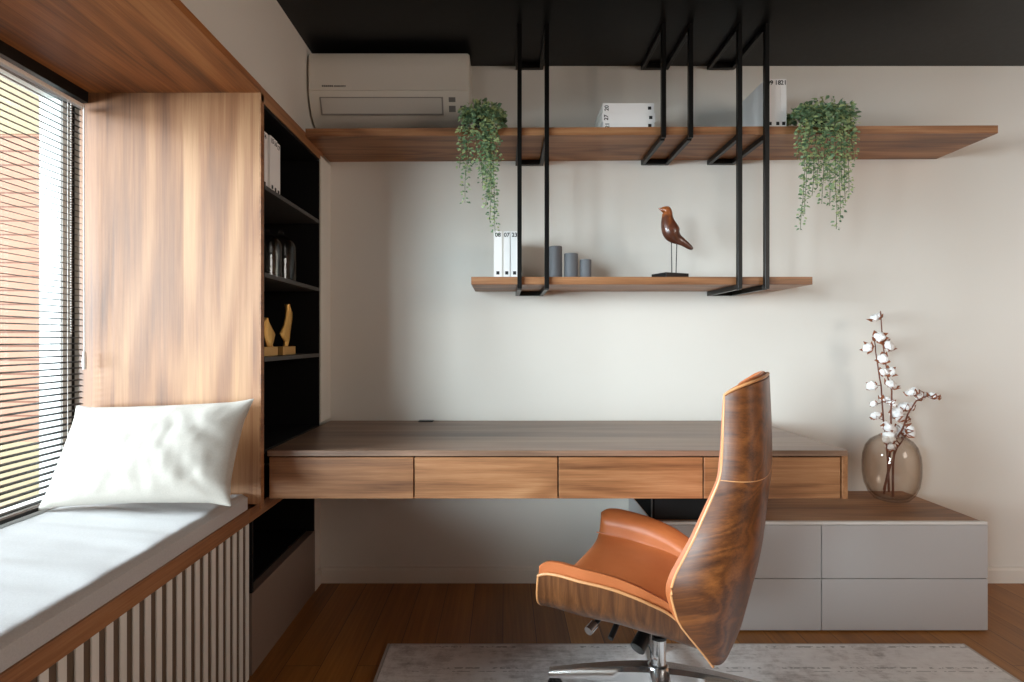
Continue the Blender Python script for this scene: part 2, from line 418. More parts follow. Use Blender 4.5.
# ------------------------------------------------------------------ venetian blind
BX = -1.425
bl = thing('venetian_blind', 'fine horizontal slat blind covering the window beside the seat', 'blind', (BX, -2.3, .64))
obj('headrail', bx(BX-.014, BX+.014, -4.5, -.80, 1.944, 1.957, .002), M['cord'], bl)
obj('bottom_rail', bx(BX-.011, BX+.011, -4.5, -.80, .641, .653, .003), M['slat'], bl)
sb = new(); prof = []
for k in range(7):
    u = -1+2*k/6; prof.append((BX+u*.0082, .0014*(1-u*u)-u*.0018))
for k in range(6, -1, -1):
    u = -1+2*k/6; prof.append((BX+u*.0082, .0014*(1-u*u)-u*.0018-.0007))
A = [sb.verts.new((x, -4.5, z)) for x, z in prof]; B = [sb.verts.new((x, -.80, z)) for x, z in prof]
for i in range(14): sb.faces.new((A[i], A[(i+1) % 14], B[(i+1) % 14], B[i]))
sb.faces.new(A); sb.faces.new(B)
slat0 = obj('slat', sb, M['slat'], bl, True)
OFF[slat0.name] = Vector((0, 0, 0))
for v in slat0.data.vertices: v.co.z += bl.location.z       # slat mesh keeps z about its own origin
NS = 64
for k in range(NS):
    o = slat0 if k == 0 else slat0.copy()
    if k: C.objects.link(o); o.parent = bl
    o.location = (0, 0, .026+k*.0202)
for yy in (-.87, -1.47, -2.1, -2.8, -3.5, -4.2):
    for xx in (-.0086, .0086):
        lb = new(); tube(lb, [(BX+xx, yy, .645), (BX+xx, yy, 1.95)], .0009, 5); obj('ladder_cord', lb, M['cord'], bl)
wb = new(); tube(wb, [(BX+.02, -.815, 1.95), (BX+.022, -.815, 1.12)], .0022, 6)
pc = obj('pull_cord', wb, M['cord'], bl)
tb = new(); lathe(tb, [(0, 0), (.006, 0), (.007, .03), (.005, .055), (.002, .062), (0, .062)], (BX+.022, -.815, 1.065), 12)
obj('tassel', tb, M['cord'], pc, True)
bb = new()
for k in range(90):
    bmesh.ops.create_uvsphere(bb, u_segments=6, v_segments=4, radius=.0028, matrix=Matrix.Translation((BX+.016, -.865, 1.94-k*.0085)))
obj('bead_chain', bb, M['cord'], bl, True)

# ------------------------------------------------------------------ window seat
seat = thing('window_seat', 'built-in walnut bench with white vertical slats under the window', 'bench', (-1.16, -2.2, 0))
obj('seat_board', bx(-1.45, -.868, -4.59, -.772, .535, .583, .002), M['wood_y'], seat)
obj('backing_panel', bx(-.892, -.8745, -3.9, -.773, 0, .535), M['gap_shade'], seat)
s0 = obj('front_slat', bx(-.8745, -.8695, -.022, 0, 0, .535, .001, 1), M['white'], seat)
OFF[s0.name] = Vector((0, 0, 0)); s0.data.transform(Matrix.Translation((0, seat.location.y, 0)))
for k in range(68):
    o = s0 if k == 0 else s0.copy()
    if k: C.objects.link(o); o.parent = seat
    o.location = (0, -.7735-k*.0445-seat.location.y, 0)
# cushion
cb = new(); NX, NY = 40, 300; X0, X1, Y0, Y1, Z0, Z1 = -1.411, -.874, -4.1, -.776, .583, .640
grid = [[None]*(NX+1) for _ in range(NY+1)]
R = .016
for j in range(NY+1):
    for i in range(NX+1):
        x = X0+(X1-X0)*i/NX; y = Y0+(Y1-Y0)*j/NY
        e = min(x-X0, X1-x, y-Y0, Y1-y); z = Z1
        if e < R*1.6: q = 1-e/(R*1.6); z -= R*(1-math.sqrt(max(0, 1-q*q)))
        fade = min(1, e/.06)
        wv = mnoise.noise((x*1.6+3, (y+.16*x)*13, 1))*.0042+mnoise.noise((x*2.5, (y+.22*x)*27, 5))*.0022+mnoise.noise((x*9, y*9, 2))*.0012
        grid[j][i] = cb.verts.new((x, y, z+wv*fade))
for j in range(NY):
    for i in range(NX): cb.faces.new((grid[j][i], grid[j][i+1], grid[j+1][i+1], grid[j+1][i]))
edge = [grid[0][i] for i in range(NX+1)]+[grid[j][NX] for j in range(1, NY+1)]+[grid[NY][i] for i in range(NX-1, -1, -1)]+[grid[j][0] for j in range(NY-1, 0, -1)]
low = [cb.verts.new((v.co.x, v.co.y, Z0+.0005)) for v in edge]
for i in range(len(edge)): q = (i+1) % len(edge); cb.faces.new((edge[i], low[i], low[q], edge[q]))
cb.faces.new(low)
cu = obj('seat_cushion', cb, M['cushion'], None, True); rebase(cu, (-1.16, -2.2, .583))
tag(cu, 'long thin pale grey linen cushion lying on the window bench', 'cushion')

# pillow
def pillow():
    bm = new(); n, m = 48, 32; W, H, T = .585, .325, .092
    def P(u, v, s):
        x = u*W/2*(1+.045*(v*v-.4)); y = v*H/2*(1+.06*(u*u-.5))
        if abs(u) > .8 and abs(v) > .6:
            k = (abs(u)-.8)/.2*(abs(v)-.6)/.4; x *= 1+.045*k; y *= 1+.06*k
        h = T*(max(0, 1-abs(u)**2.6)**.62)*(max(0, 1-abs(v)**2.4)**.6)
        env = min(1, 3*(1-max(abs(u), abs(v))))
        rad = 1-min(1, 2.4*(1-max(abs(u), abs(v))))
        wr = mnoise.noise((u*9+s*3, v*3.0, 2+s))*.005+mnoise.noise((u*16, v*7, 4+s))*.007*rad+mnoise.noise((u*4, v*4, 9+s))*.005
        if u > .35: wr += (u-.35)*math.sin(15*(u*.8+v*.45)+4*mnoise.noise((u*2, v*2, 7)))*.010
        h += wr*env
        return (x, y, s*max(h, .0006))
    F = {}
    for s in (1, -1):
        for i in range(n+1):
            for j in range(m+1):
                border = i in (0, n) or j in (0, m)
                if border and s == -1: F[s, i, j] = F[1, i, j]; continue
                u, v = -1+2*i/n, -1+2*j/m
                x, y, z = P(u, v, s)
                F[s, i, j] = bm.verts.new((x, y, 0 if border else z))
        for i in range(n):
            for j in range(m): bm.faces.new((F[s, i, j], F[s, i+1, j], F[s, i+1, j+1], F[s, i, j+1]))
    return bm
pb = pillow()
# local: x along the pillow, y up its face, z out of its face -> stands on the cushion leaning on the side panel
tilt = math.radians(62)
pb.transform(Matrix.Translation((-1.115, -.928, .792)) @ Matrix.Rotation(math.radians(-2.5), 4, 'Y') @ Matrix.Rotation(math.radians(-4), 4, 'Z') @ Matrix.Rotation(tilt, 4, 'X'))
bmesh.ops.translate(pb, vec=(0, 0, .637-min(v.co.z for v in pb.verts)), verts=pb.verts)
pi = obj('pillow', pb, M['linen'], None, True); rebase(pi, (-1.133, -.93, .64))
tag(pi, 'white linen pillow leaning on the wooden side panel of the window seat', 'pillow')
md = pi.modifiers.new('sub', 'SUBSURF'); md.levels = 1; md.render_levels = 1

# ------------------------------------------------------------------ tall bookcase in the side of the niche
XF = -.83
bc = thing('bookcase', 'tall black-lined bookcase built in beside the walnut niche panel', 'bookcase', (-1.0, -.45, 0))
bk = new()
box(bk, -1.19, -1.175, -.748, -.147, .28, 1.985)                  # back
box(bk, -1.175, XF-.004, -.748, -.736, .606, 1.985)               # near side
box(bk, -1.175, XF-.004, -.157, -.147, .606, 1.985)               # far side
box(bk, -1.175, XF-.004, -.736, -.157, 1.973, 1.985)              # top
box(bk, -1.175, XF-.004, -.736, -.157, .765, .778)                # bottom, level with the desk
obj('carcass', bk, M['black'], bc)
for z in (1.690, 1.383, 1.087):
    obj('shelf', bx(-1.175, XF-.002, -.736, -.157, z, z+.016, .001, 1), M['shelf_edge'], bc)
obj('top_rail', bx(-1.19, XF, -.771, -.10, 1.985, 2.036, .001, 1), M['wood_y'], bc)
obj('niche_rail', bx(-1.16, -.868, -.7715, -.10, .535, .583, .001, 1), M['wood_y'], bc)
nb = new()
box(nb, -1.19, -.905, -.745, -.10, .28, .29); box(nb, -1.175, -1.16, -.745, -.10, .29, .535); box(nb, -1.16, -.872, -.748, -.735, .28, .535); box(nb, -1.16, -.872, -.112, -.10, .28, .535)
obj('lower_niche', nb, M['black'], bc)
obj('lower_panel', bx(-1.16, -.870, -.752, -.10, 0, .283, .001, 1), M['shaded_panel'], bc)

# ------------------------------------------------------------------ desk
DF = -.731
desk = thing('floating_desk', 'long wall-mounted walnut desk with a row of handleless drawers', 'desk', (.19, -.37, .606))
obj('desk_top', bx(-.826, 1.208, DF, -.002, .756, .776, .001, 1), M['desktop'], desk)
obj('side_panel', bx(1.188, 1.208, DF, -.002, .606, .756, .001, 1), M['wood_y'], desk)
obj('carcass', bx(-.80, 1.188, DF+.03, -.01, .608, .754), M['dark_gap'], desk)
obj('bottom_panel', bx(-.826, 1.188, DF+.022, -.002, .602, .608), M['wood_x'], desk)
gx = [-.822, -.312, .1935, .7025, 1.185]
for a, b in zip(gx, gx[1:]):
    obj('drawer', bx(a+.0025, b-.0025, DF+.002, DF+.021, .607, .7515, .001, 1), M['wood_x'], desk)
obj('cable_grommet', bx(-.40, -.33, -.05, -.012, .776, .781, .002), M['plastic'], desk)

# ------------------------------------------------------------------ low drawer unit
CF = -.461
cab = thing('drawer_unit', 'low pale grey lacquered drawer unit with a walnut top on the floor', 'cabinet', (1.27, -.24, 0))
obj('carcass', bx(.6, 1.932, CF+.02, -.017, .012, .432, .001, 1), M['greige'], cab)
obj('plinth', bx(.63, 1.90, CF+.05, -.03, 0, .012), M['dark_gap'], cab)
obj('wood_top', bx(.602, 1.916, CF+.016, -.003, .432, .438), M['wood_x'], cab)
obj('top_edge', bx(.6, 1.932, CF, CF+.016, .427, .4385, .001, 1), M['edge'], cab)
for a, b in ((.6, 1.269), (1.269, 1.932)):
    for z0, z1 in ((.006, .2105), (.2135, .4255)):
        obj('drawer', bx(a+(.0015 if a > .7 else 0), b-(.0015 if b < 1.5 else 0), CF, CF+.019, z0, z1, .001, 1), M['greige'], cab)
sp = thing('desk_support', 'black box support between the low drawer unit and the desk', 'support', (.75, -.2, .438))
obj('side_panel', bx(.60, .612, CF+.03, -.003, .438, .602), M['matt_black'], sp)
obj('front_panel', bx(.612, .95, CF+.03, CF+.045, .438, .602), M['black'], sp)
obj('corner_edge', bx(.598, .603, CF+.026, CF+.031, .438, .602), M['shelf_edge'], sp)
obj('end_panel', bx(.938, .95, CF+.045, -.003, .438, .602), M['black'], sp)

# ------------------------------------------------------------------ wall shelves
SY = -.339
def zb(x): return 2.0185+(x+.83)/2.91*.0135      # underside of the long shelf (it sits a touch out of level)
ub = new()
pts = [(-.83, zb(-.83)), (2.08, zb(2.08)), (2.08, zb(2.08)+.033), (-.83, zb(-.83)+.033)]
prism(ub, pts, 1, SY, -.002)
us = obj('wall_shelf', ub, M['wood_x']); rebase(us, (.62, -.17, 2.02)); tag(us, 'long upper walnut shelf running under the air conditioner', 'shelf')
ls = obj('wall_shelf', bx(-.1336, 1.301, SY, -.002, 1.396, 1.4285, .001, 1), M['wood_x']); rebase(ls, (.58, -.17, 1.396))
tag(ls, 'short lower walnut shelf carrying the bird and the candles', 'shelf')

BW = .009
def hanger(xs, zlow, label, ends):
    t = thing('shelf_hanger', label, 'shelf bracket', ((xs[0]+xs[1])/2, -.2, zlow), 'black steel shelf hangers')
    YF = SY-.002
    for x in xs:
        obj('front_bar', bx(x-BW, x+BW, YF-.022, YF, zlow-.02, ZC, .001, 1), M['steel'], t)
    levels = [('top', ZC-.022, ZC)]
    z = zb(sum(xs)/2)-.003
    levels.append(('upper', z-.022, z))
    if zlow < 1.5: levels.append(('lower', 1.396-.022, 1.396-.001))
    for nm, a, b in levels:
        for x in xs:
            rr = obj('side_rail', bx(x-BW, x+BW, YF, -.006, a, b, .001, 1), M['steel'], t)
        obj('back_rail', bx(xs[0]+BW, xs[1]-BW, -.028, -.006, a, b, .001, 1), M['steel'], t)
hanger((.069, .183), 1.396, 'left tall black steel hanger, carrying both shelves beside the candles', 1)
hanger((.670, .783), zb(.72), 'short black steel hanger that ends under the upper shelf', 0)
hanger((.987, 1.100), 1.396, 'right tall black steel hanger reaching the lower shelf by the bird', 1)

# ------------------------------------------------------------------ air conditioner
ax0, ax1 = -.868, -.150
ac = thing('air_conditioner', 'white wall-mounted split air conditioner above the upper shelf', 'air conditioner', (-.51, -.1, 2.10))
def acp(pr, a, b, rb=.0):
    pr = [(y, 2.126+(z-2.126)*1.06) for y, z in pr]
    bm = prism(new(), pr, 0, a, b)
    if rb:
        es = [e for e in bm.edges if abs(e.verts[0].co.x-e.verts[1].co.x) < 1e-6]
        bmesh.ops.bevel(bm, geom=es, offset=rb, segments=3, affect='EDGES', profile=.5, clamp_overlap=True)
    return bm
body = [(-.004, 2.430), (-.165, 2.430), (-.185, 2.424), (-.196, 2.408), (-.199, 2.36), (-.198, 2.262), (-.192, 2.250), (-.180, 2.215), (-.160, 2.180), (-.125, 2.150), (-.08, 2.132), (-.004, 2.126)]
obj('body', acp(body, ax0, ax1, .006), M['ac'], ac, True)
fp = [(-.19, 2.425), (-.200, 2.410), (-.2035, 2.36), (-.2025, 2.266), (-.194, 2.262), (-.19, 2.30)]
obj('front_panel', acp(fp, ax0+.006, ax1-.006, .002), M['ac'], ac, True)
flp = [(-.190, 2.234), (-.1955, 2.235), (-.1685, 2.180), (-.160, 2.182)]
obj('air_flap', acp(flp, ax0+.055, ax1-.125, .002), M['ac_flap'], ac)
gp = [(-.186, 2.241), (-.1930, 2.241), (-.1655, 2.1755), (-.157, 2.177)]
obj('flap_gap', acp(gp, ax0+.048, ax1-.118), M['ac_line'], ac)
def on_front(x0, x1, t0, t1, mat, name):     # a small mark lying on the sloping lower front
    a = Vector((-.1925, 2.250)); b = Vector((-.1605, 2.178)); nrm = Vector((-.91, -.41))
    p = a.lerp(b, t0)+nrm*.0022; q = a.lerp(b, t1)+nrm*.0022; p2 = p-nrm*.004; q2 = q-nrm*.004
    obj(name, acp([tuple(p), tuple(q), tuple(q2), tuple(p2)], x0, x1), mat, ac)
on_front(-.243, -.213, .12, .36, M['ac_grey'], 'display')
on_front(-.243, -.213, .46, .86, M['ac_grey'], 'display')
on_front(-.192, -.174, .50, .76, M['ac_grey'], 'sticker')
lg = new()                                     # unreadably small grey maker's word on the front panel
x = -.805
for k, wd in enumerate((.007, .006, .007, .006, .007, .006)): box(lg, x, x+wd, -.2045, -.2020, 2.2885, 2.2955); x += wd+.002
x += .004
for k in range(9): box(lg, x, x+.004, -.2045, -.2020, 2.2890, 2.2945); x += .0058
obj('brand_word', lg, M['ac_grey'], ac)
vb = new()
for k in range(34): box(vb, -.62+k*.0085, -.616+k*.0085, -.11, -.085, 2.131, 2.1405)
obj('under_vent', vb, M['ac_grey'], ac)

# ------------------------------------------------------------------ books
def book(label, group, loc, dims, num, rot=(0, 0, 0), num_s=.024, mark=True):
    """dims: thickness along x, depth along y (spine at -y), height z, built at the spine's lower left corner then turned"""
    T, D, H = dims
    t = thing('book', label, 'book', loc, group); OFF[t.name] = Vector((0, 0, 0)); t.rotation_euler = rot
    cv = new(); box(cv, 0, .0022, 0, D, 0, H); box(cv, T-.0022, T, 0, D, 0, H); box(cv, .0022, T-.0022, 0, .002, 0, H)
    obj('cover', cv, M['paper'], t)
    obj('pages', bx(.0022, T-.0022, .002, D-.003, .002, H-.002), M['pages'], t)
    text('number', num, num_s, (T/2, -.0006, H-.0165), (PI/2, 0, 0), M['ink'], t)
    if mark:
        e = new(); box(e, T/2-.0065, T/2+.0065, -.0009, .0004, .012, .026); obj('emblem', e, M['ink'], t)
    return t
g = 'white numbered books on the lower shelf'
for x, T, n, lb in ((-.0389, .0345, '08', 'white book numbered 08, leftmost of the three standing on the lower shelf'),
                    (.0025, .0265, '07', 'thin white book numbered 07 in the middle on the lower shelf'),
                    (.0318, .0345, '23', 'white book numbered 23 beside the steel bar on the lower shelf')):
    book(lb, g, (x, -.318, 1.4285), (T, .20, .196), n)
g = 'white books stacked flat on the upper shelf'
zz = zb(.54)+.0335
for T, n, L, dx, lb in ((.030, '21', .215, .0, 'white book lying lowest in the flat stack on the upper shelf'),
                        (.037, '27', .224, .004, 'white book lying in the middle of the flat stack on the upper shelf'),
                        (.042, '20', .217, -.001, 'white book lying on top of the flat stack on the upper shelf')):
    # lying: height runs towards +x downwards -> the top of the book points left
    book(lb, g, (.642+dx-.0, -.315, zz), (T, .22, L), n, (0, -PI/2, 0)) ; zz += T+.0004
g = 'white numbered books standing on the upper shelf'
x = 1.112
for T, n, lb in ((.0400, '09', 'white book numbered 09 standing behind the right steel hanger'),
                 (.024, '18', 'white book numbered 18 standing between two others on the upper shelf'),
                 (.024, '21', 'white book numbered 21 standing next to the trailing plant')):
    book(lb, g, (x, -.318, zb(x)+.034), (T, .255, .208), n, num_s=.026); x += T+.0008
g = 'white books in the bookcase'
y = -.705
for T, n, lb in ((.050, '14', 'white book nearest the walnut panel on the top bookcase shelf'),
                 (.037, '15', 'second white book from the walnut panel on the top bookcase shelf'),
                 (.034, '16', 'third white book from the walnut panel on the top bookcase shelf'),
                 (.034, '17', 'white book farthest from the walnut panel on the top bookcase shelf')):
    book(lb, g, (-.848-.004*(int(n) % 3), y, 1.706), (T, .20, .206-.002*(int(n) % 2)), n, (0, 0, PI/2)); y += T+.003

# ------------------------------------------------------------------ candles
for pxc, r, h, lb in ((555.5, .029, .146, 'tallest grey cylinder candle holder, next to the steel bar'),
                      (571, .0305, .115, 'middle-sized grey cylinder candle holder on the lower shelf'),
                      (585.5, .0255, .0885, 'smallest grey cylinder candle holder, on the right of three')):
    p = px(pxc, 276, -.22); t = thing('candle_holder', lb, 'candle holder', (p.x, -.22, 1.4285), 'grey candle holders')
    b = new(); lathe(b, [(0, 0), (r*.97, 0), (r, .003), (r, h-.003), (r*.96, h), (r*.72, h), (r*.70, h-.012), (0, h-.012)], (p.x, -.22, 1.4285), 36)
    obj('body', b, M['candle'], t, True)
    b = new(); lathe(b, [(0, h-.014), (r*.66, h-.014), (r*.66, h-.004), (0, h-.005)], (p.x, -.22, 1.4285), 24)
    wx = obj('wax', b, M['cushion'], t, True)
    b = new(); tube(b, [(p.x, -.22, 1.4285+h-.006), (p.x+.001, -.22, 1.4285+h+.002)], .0012, 6); obj('wick', b, M['ink'], wx)

# ------------------------------------------------------------------ wooden bird
BY = -.262
bt = thing('bird_figurine', 'carved dark wooden bird on wire legs on the lower shelf', 'figurine', (px(668, 276, BY).x, BY, 1.4285))
def zp(u, v): return px(640+u/7.57, 195+v/7.57, BY)
secs = [((136, 101), 1), ((150, 104), 6), ((163, 108), 15), ((180, 112), 27), ((205, 112), 38), ((208, 135), 39), ((206, 165), 41), ((208, 195), 50), ((218, 235), 62), ((236, 278), 70), ((250, 312), 60), ((282, 335), 42), ((318, 352), 30), ((350, 375), 25), ((380, 398), 20), ((402, 411), 8)]
pb_ = new(); rings = []
cs = [zp(*c) for c, r in secs]; k7 = (BY-CAMY)/560/7.57
for i, ((c, r), p) in enumerate(zip(secs, cs)):
    t = (cs[min(i+1, len(cs)-1)]-cs[max(i-1, 0)]).normalized(); a = Vector((t.z, 0, -t.x)); rr = r*k7
    lat = rr*(.86 if i < 11 else .62)
    if i >= 11: lat = max(lat, .010-.0008*(i-11))
    if i < 3: lat = rr
    rings.append([pb_.verts.new(p+a*rr*math.cos(2*PI*q/20)+Vector((0, 1, 0))*lat*math.sin(2*PI*q/20)) for q in range(20)])
for a, b in zip(rings, rings[1:]):
    for q in range(20): pb_.faces.new((a[q], a[(q+1) % 20], b[(q+1) % 20], b[q]))
pb_.faces.new(rings[0]); pb_.faces.new(rings[-1])
bo = obj('body', pb_, M['bird'], bt, True); m_ = bo.modifiers.new('sub', 'SUBSURF'); m_.levels = 1; m_.render_levels = 2
eb = new()
for s in (-1, 1): bmesh.ops.create_uvsphere(eb, u_segments=8, v_segments=6, radius=.0025, matrix=Matrix.Translation(zp(188, 105)+Vector((0, s*.0135, 0))))
obj('eye', eb, M['ink'], bo, True)
for u in (238, 279):
    b = new(); p = zp(u, 345); tube(b, [p, (zp(u, 580).x, BY+(.012 if u > 250 else -.006), 1.449)], .0021, 8); obj('leg', b, M['steel'], bt)
b = bx(-.062, .062, -.047, .047, 0, .021, .001, 1); b.transform(Matrix.Translation((px(670, 276, BY).x, BY, 1.4285)) @ Matrix.Rotation(math.radians(24), 4, 'Z'))
obj('base', b, M['plastic'], bt)

# ------------------------------------------------------------------ golden wings in the bookcase
def wing(label, xb, y0, y1, outline, zbase):
    t = thing('wing_ornament', label, 'ornament', (xb, (y0+y1)/2, zbase), 'gold wing ornaments in the bookcase')
    obj('base', bx(xb-.045, xb, y0, y1, zbase, zbase+.034, .001, 1), M['gold_base'], t)
    bm = new(); n = len(outline[0]); L = []
    for (yl, zl), (yr, zr) in zip(*outline):
        ring = []
        for k in range(9):
            f = k/8; y = yl+(yr-yl)*f; z = zl+(zr-zl)*f
            th = .010*math.sin(PI*f)**.6*(.6+.4*abs(math.sin(f*9)))+.0015
            ring.append((y, z, th))
        L.append([bm.verts.new((xb-.022+th, y, z)) for y, z, th in ring]+[bm.verts.new((xb-.022-th, y, z)) for y, z, th in ring[::-1]])
    for a, b in zip(L, L[1:]):
        m = len(a)
        for k in range(m): bm.faces.new((a[k], a[(k+1) % m], b[(k+1) % m], b[k]))
    bm.faces.new(L[0]); bm.faces.new(L[-1])
    obj('wing', bm, M['gold'], t, True)
def wp(u, v, xx=-.90):
    X = 255+u/8.53; Yp = 290+v/8.53; d = 560*xx/(X-503); return (d+CAMY, CAMZ-(Yp-340)/560*d)
W2 = ([wp(240, 486), wp(248, 440), wp(222, 405), wp(206, 372), wp(238, 305), wp(255, 230), wp(262, 170), wp(266, 122)],
      [wp(262, 486), wp(280, 420), wp(290, 370), wp(299, 310), wp(305, 245), wp(305, 190), wp(290, 150), wp(271, 120)])
wing('taller gold wing ornament on a brass block, right of the pair', -.875, -.462, -.330, W2, 1.103)
W1 = ([wp(98, 500), wp(92, 470), wp(80, 430), wp(72, 390), wp(66, 340), wp(66, 290), wp(70, 250), wp(78, 236)],
      [wp(150, 492), wp(135, 470), wp(152, 420), wp(162, 375), wp(140, 335), wp(118, 300), wp(98, 268), wp(84, 240)])
wing('shorter gold wing ornament partly hidden by the walnut panel', -.875, -.640, -.515, W1, 1.103)

# ------------------------------------------------------------------ glass bell jars
for (yy, r, h, lb) in ((-.475, .058, .185, 'clear glass bell jar nearer the walnut panel on the second shelf'),
                       (-.335, .063, .205, 'larger clear glass bell jar farther in on the second shelf')):
    xx = -.935; t = thing('bell_jar', lb, 'glass dome', (xx, yy, 1.399), 'glass bell jars in the bookcase')
    pr = [(r, 0)]; pr += [(r, h-r)]+[(r*math.cos(a), h-r+r*math.sin(a)) for a in [k*PI/2/10 for k in range(1, 10)]]+[(0, h)]
    b = new(); lathe(b, pr, (xx, yy, 1.4001), 40); lathe(b, [(max(p[0]-.003, 0), min(p[1], h-.003)) for p in pr], (xx, yy, 1.4001), 40)
    obj('dome', b, M['clear'], t, True)
    b = new(); bmesh.ops.create_uvsphere(b, u_segments=16, v_segments=10, radius=.011, matrix=Matrix.Translation((xx, yy, 1.399+h+.011))); obj('knob', b, M['clear'], t, True)

# ------------------------------------------------------------------ trailing plants
def leaf(bm, p, d, n, L, W):
    d = d.normalized(); s = d.cross(n).normalized(); n = s.cross(d).normalized()
    def q(a, b, c): return bm.verts.new(p+d*a*L+s*b*W+n*c*L)
    base = q(0, 0, 0); tip = q(1, 0, -.12); m1 = q(.35, 0, .05); m2 = q(.7, 0, .03)
    l1 = q(.28, .42, .13); l2 = q(.65, .40, .10); r1 = q(.28, -.42, .13); r2 = q(.65, -.40, .10)
    for f in ((base, m1, l1), (l1, m1, m2, l2), (l2, m2, tip), (base, r1, m1), (r1, r2, m2, m1), (r2, tip, m2)): bm.faces.new(f)
def rv(): 
    while True:
        v = Vector((random.uniform(-1, 1), random.uniform(-1, 1), random.uniform(-1, 1)))
        if .1 < v.length < 1: return v.normalized()
def plant(label, pot_x, crown, vines, top):
    zs = zb(pot_x)+.034; py = -.262
    t = thing('trailing_plant', label, 'plant', (pot_x, py, zs), 'trailing plants on the upper shelf')
    b = new(); lathe(b, [(0, 0), (.036, 0), (.046, .062), (.047, .066), (.042, .066), (.040, .055), (0, .055)], (pot_x, py, zs), 28); obj('pot', b, M['pot'], t, True)
    b = new(); x0, x1 = crown
    for k in range(520):
        u = random.uniform(-1, 1); xx = (x0+x1)/2+(x1-x0)/2*u
        zt = zs+.02+(top-.02)*math.sqrt(max(0.02, 1-u*u*.85))*random.uniform(.15, 1)
        yy = random.uniform(-.372, -.20)
        if zt < zs+.04 and yy > -.345: zt += .03
        if abs(xx-pot_x) < .05 and abs(yy-py) < .05 and zt < zs+.07: yy = -.335
        p = Vector((xx, yy, zt)); d = (p-Vector((pot_x, py, zs+.01)))+rv()*.10
        leaf(b, p, d, rv()+Vector((0, -.6, .8)), random.uniform(.016, .027), random.uniform(.013, .020))
    obj('foliage', b, M['leaf'], t, True)
    for (ex, ez, den) in vines:
        yv = random.uniform(-.392, -.357)
        pe = px(ex, ez, yv); st = Vector((pot_x+(pe.x-pot_x)*.55, py-.01, zs+.068)); kn = Vector((pot_x+(pe.x-pot_x)*.85, yv, zs+.055+random.uniform(-.01, .02)))
        path = [st, st.lerp(kn, .5)+Vector((0, 0, .025)), kn]
        n = max(4, int((kn.z-pe.z)/.03))
        for i in range(1, n+1):
            f = i/n; path.append(kn.lerp(pe, f)+Vector((mnoise.noise((ex*.37, f*3, 1))*.012*(1-f*.3), mnoise.noise((ex, f*3, 8))*.006, 0)))
        sm = new(); tube(sm, path, .0011, 5)
        lv = new(); ntot = int(den*(kn.z-pe.z)/.0048)+6
        for i in range(ntot):
            f = (i+random.random())/ntot; f2 = 1.2+f*(len(path)-2.2); a = int(min(f2, len(path)-1.001)); p = path[a].lerp(path[a+1], f2-a)
            ang = random.uniform(0, 2*PI); out = Vector((math.cos(ang), math.sin(ang)*.7-.2, random.uniform(-.7, .25)))
            sz = 1-.42*f
            leaf(lv, p+out*random.uniform(.002, .014), out, Vector((random.uniform(-.5, .5), -1, .5)), random.uniform(.016, .025)*sz, random.uniform(.013, .019)*sz)
        vo = obj('vine', sm, M['stem'], t); obj('leaves', lv, M['leaf'], vo, True)
    return t
plant('smaller trailing green plant hanging over the upper shelf by the air conditioner', -.085, (-.168, .002), 
      [(465, 203, 1.0), (461, 168, 1.3), (468, 172, 1.2), (476, 165, 1.3), (482, 186, 1.5), (486, 206, 1.6), (490, 222, 1.5), (495, 234, 1.1), (491, 200, 1.5), (499, 162, 1.3), (487, 178, 1.6)], .105)
plant('larger trailing green plant hanging over the upper shelf beside the standing books', 1.352, (1.235, 1.462),
      [(797, 160, 1.5), (801, 230, 1.0), (805, 214, 1.2), (812, 196, 1.5), (818, 188, 1.6), (823, 204, 1.5), (830, 206, 1.4), (836, 229, 1.0), (840, 218, 1.2), (845, 203, 1.4), (849, 192, 1.5), (853, 160, 1.5), (856, 142, 1.4), (827, 180, 1.6), (842, 186, 1.6), (808, 172, 1.6)], .108)

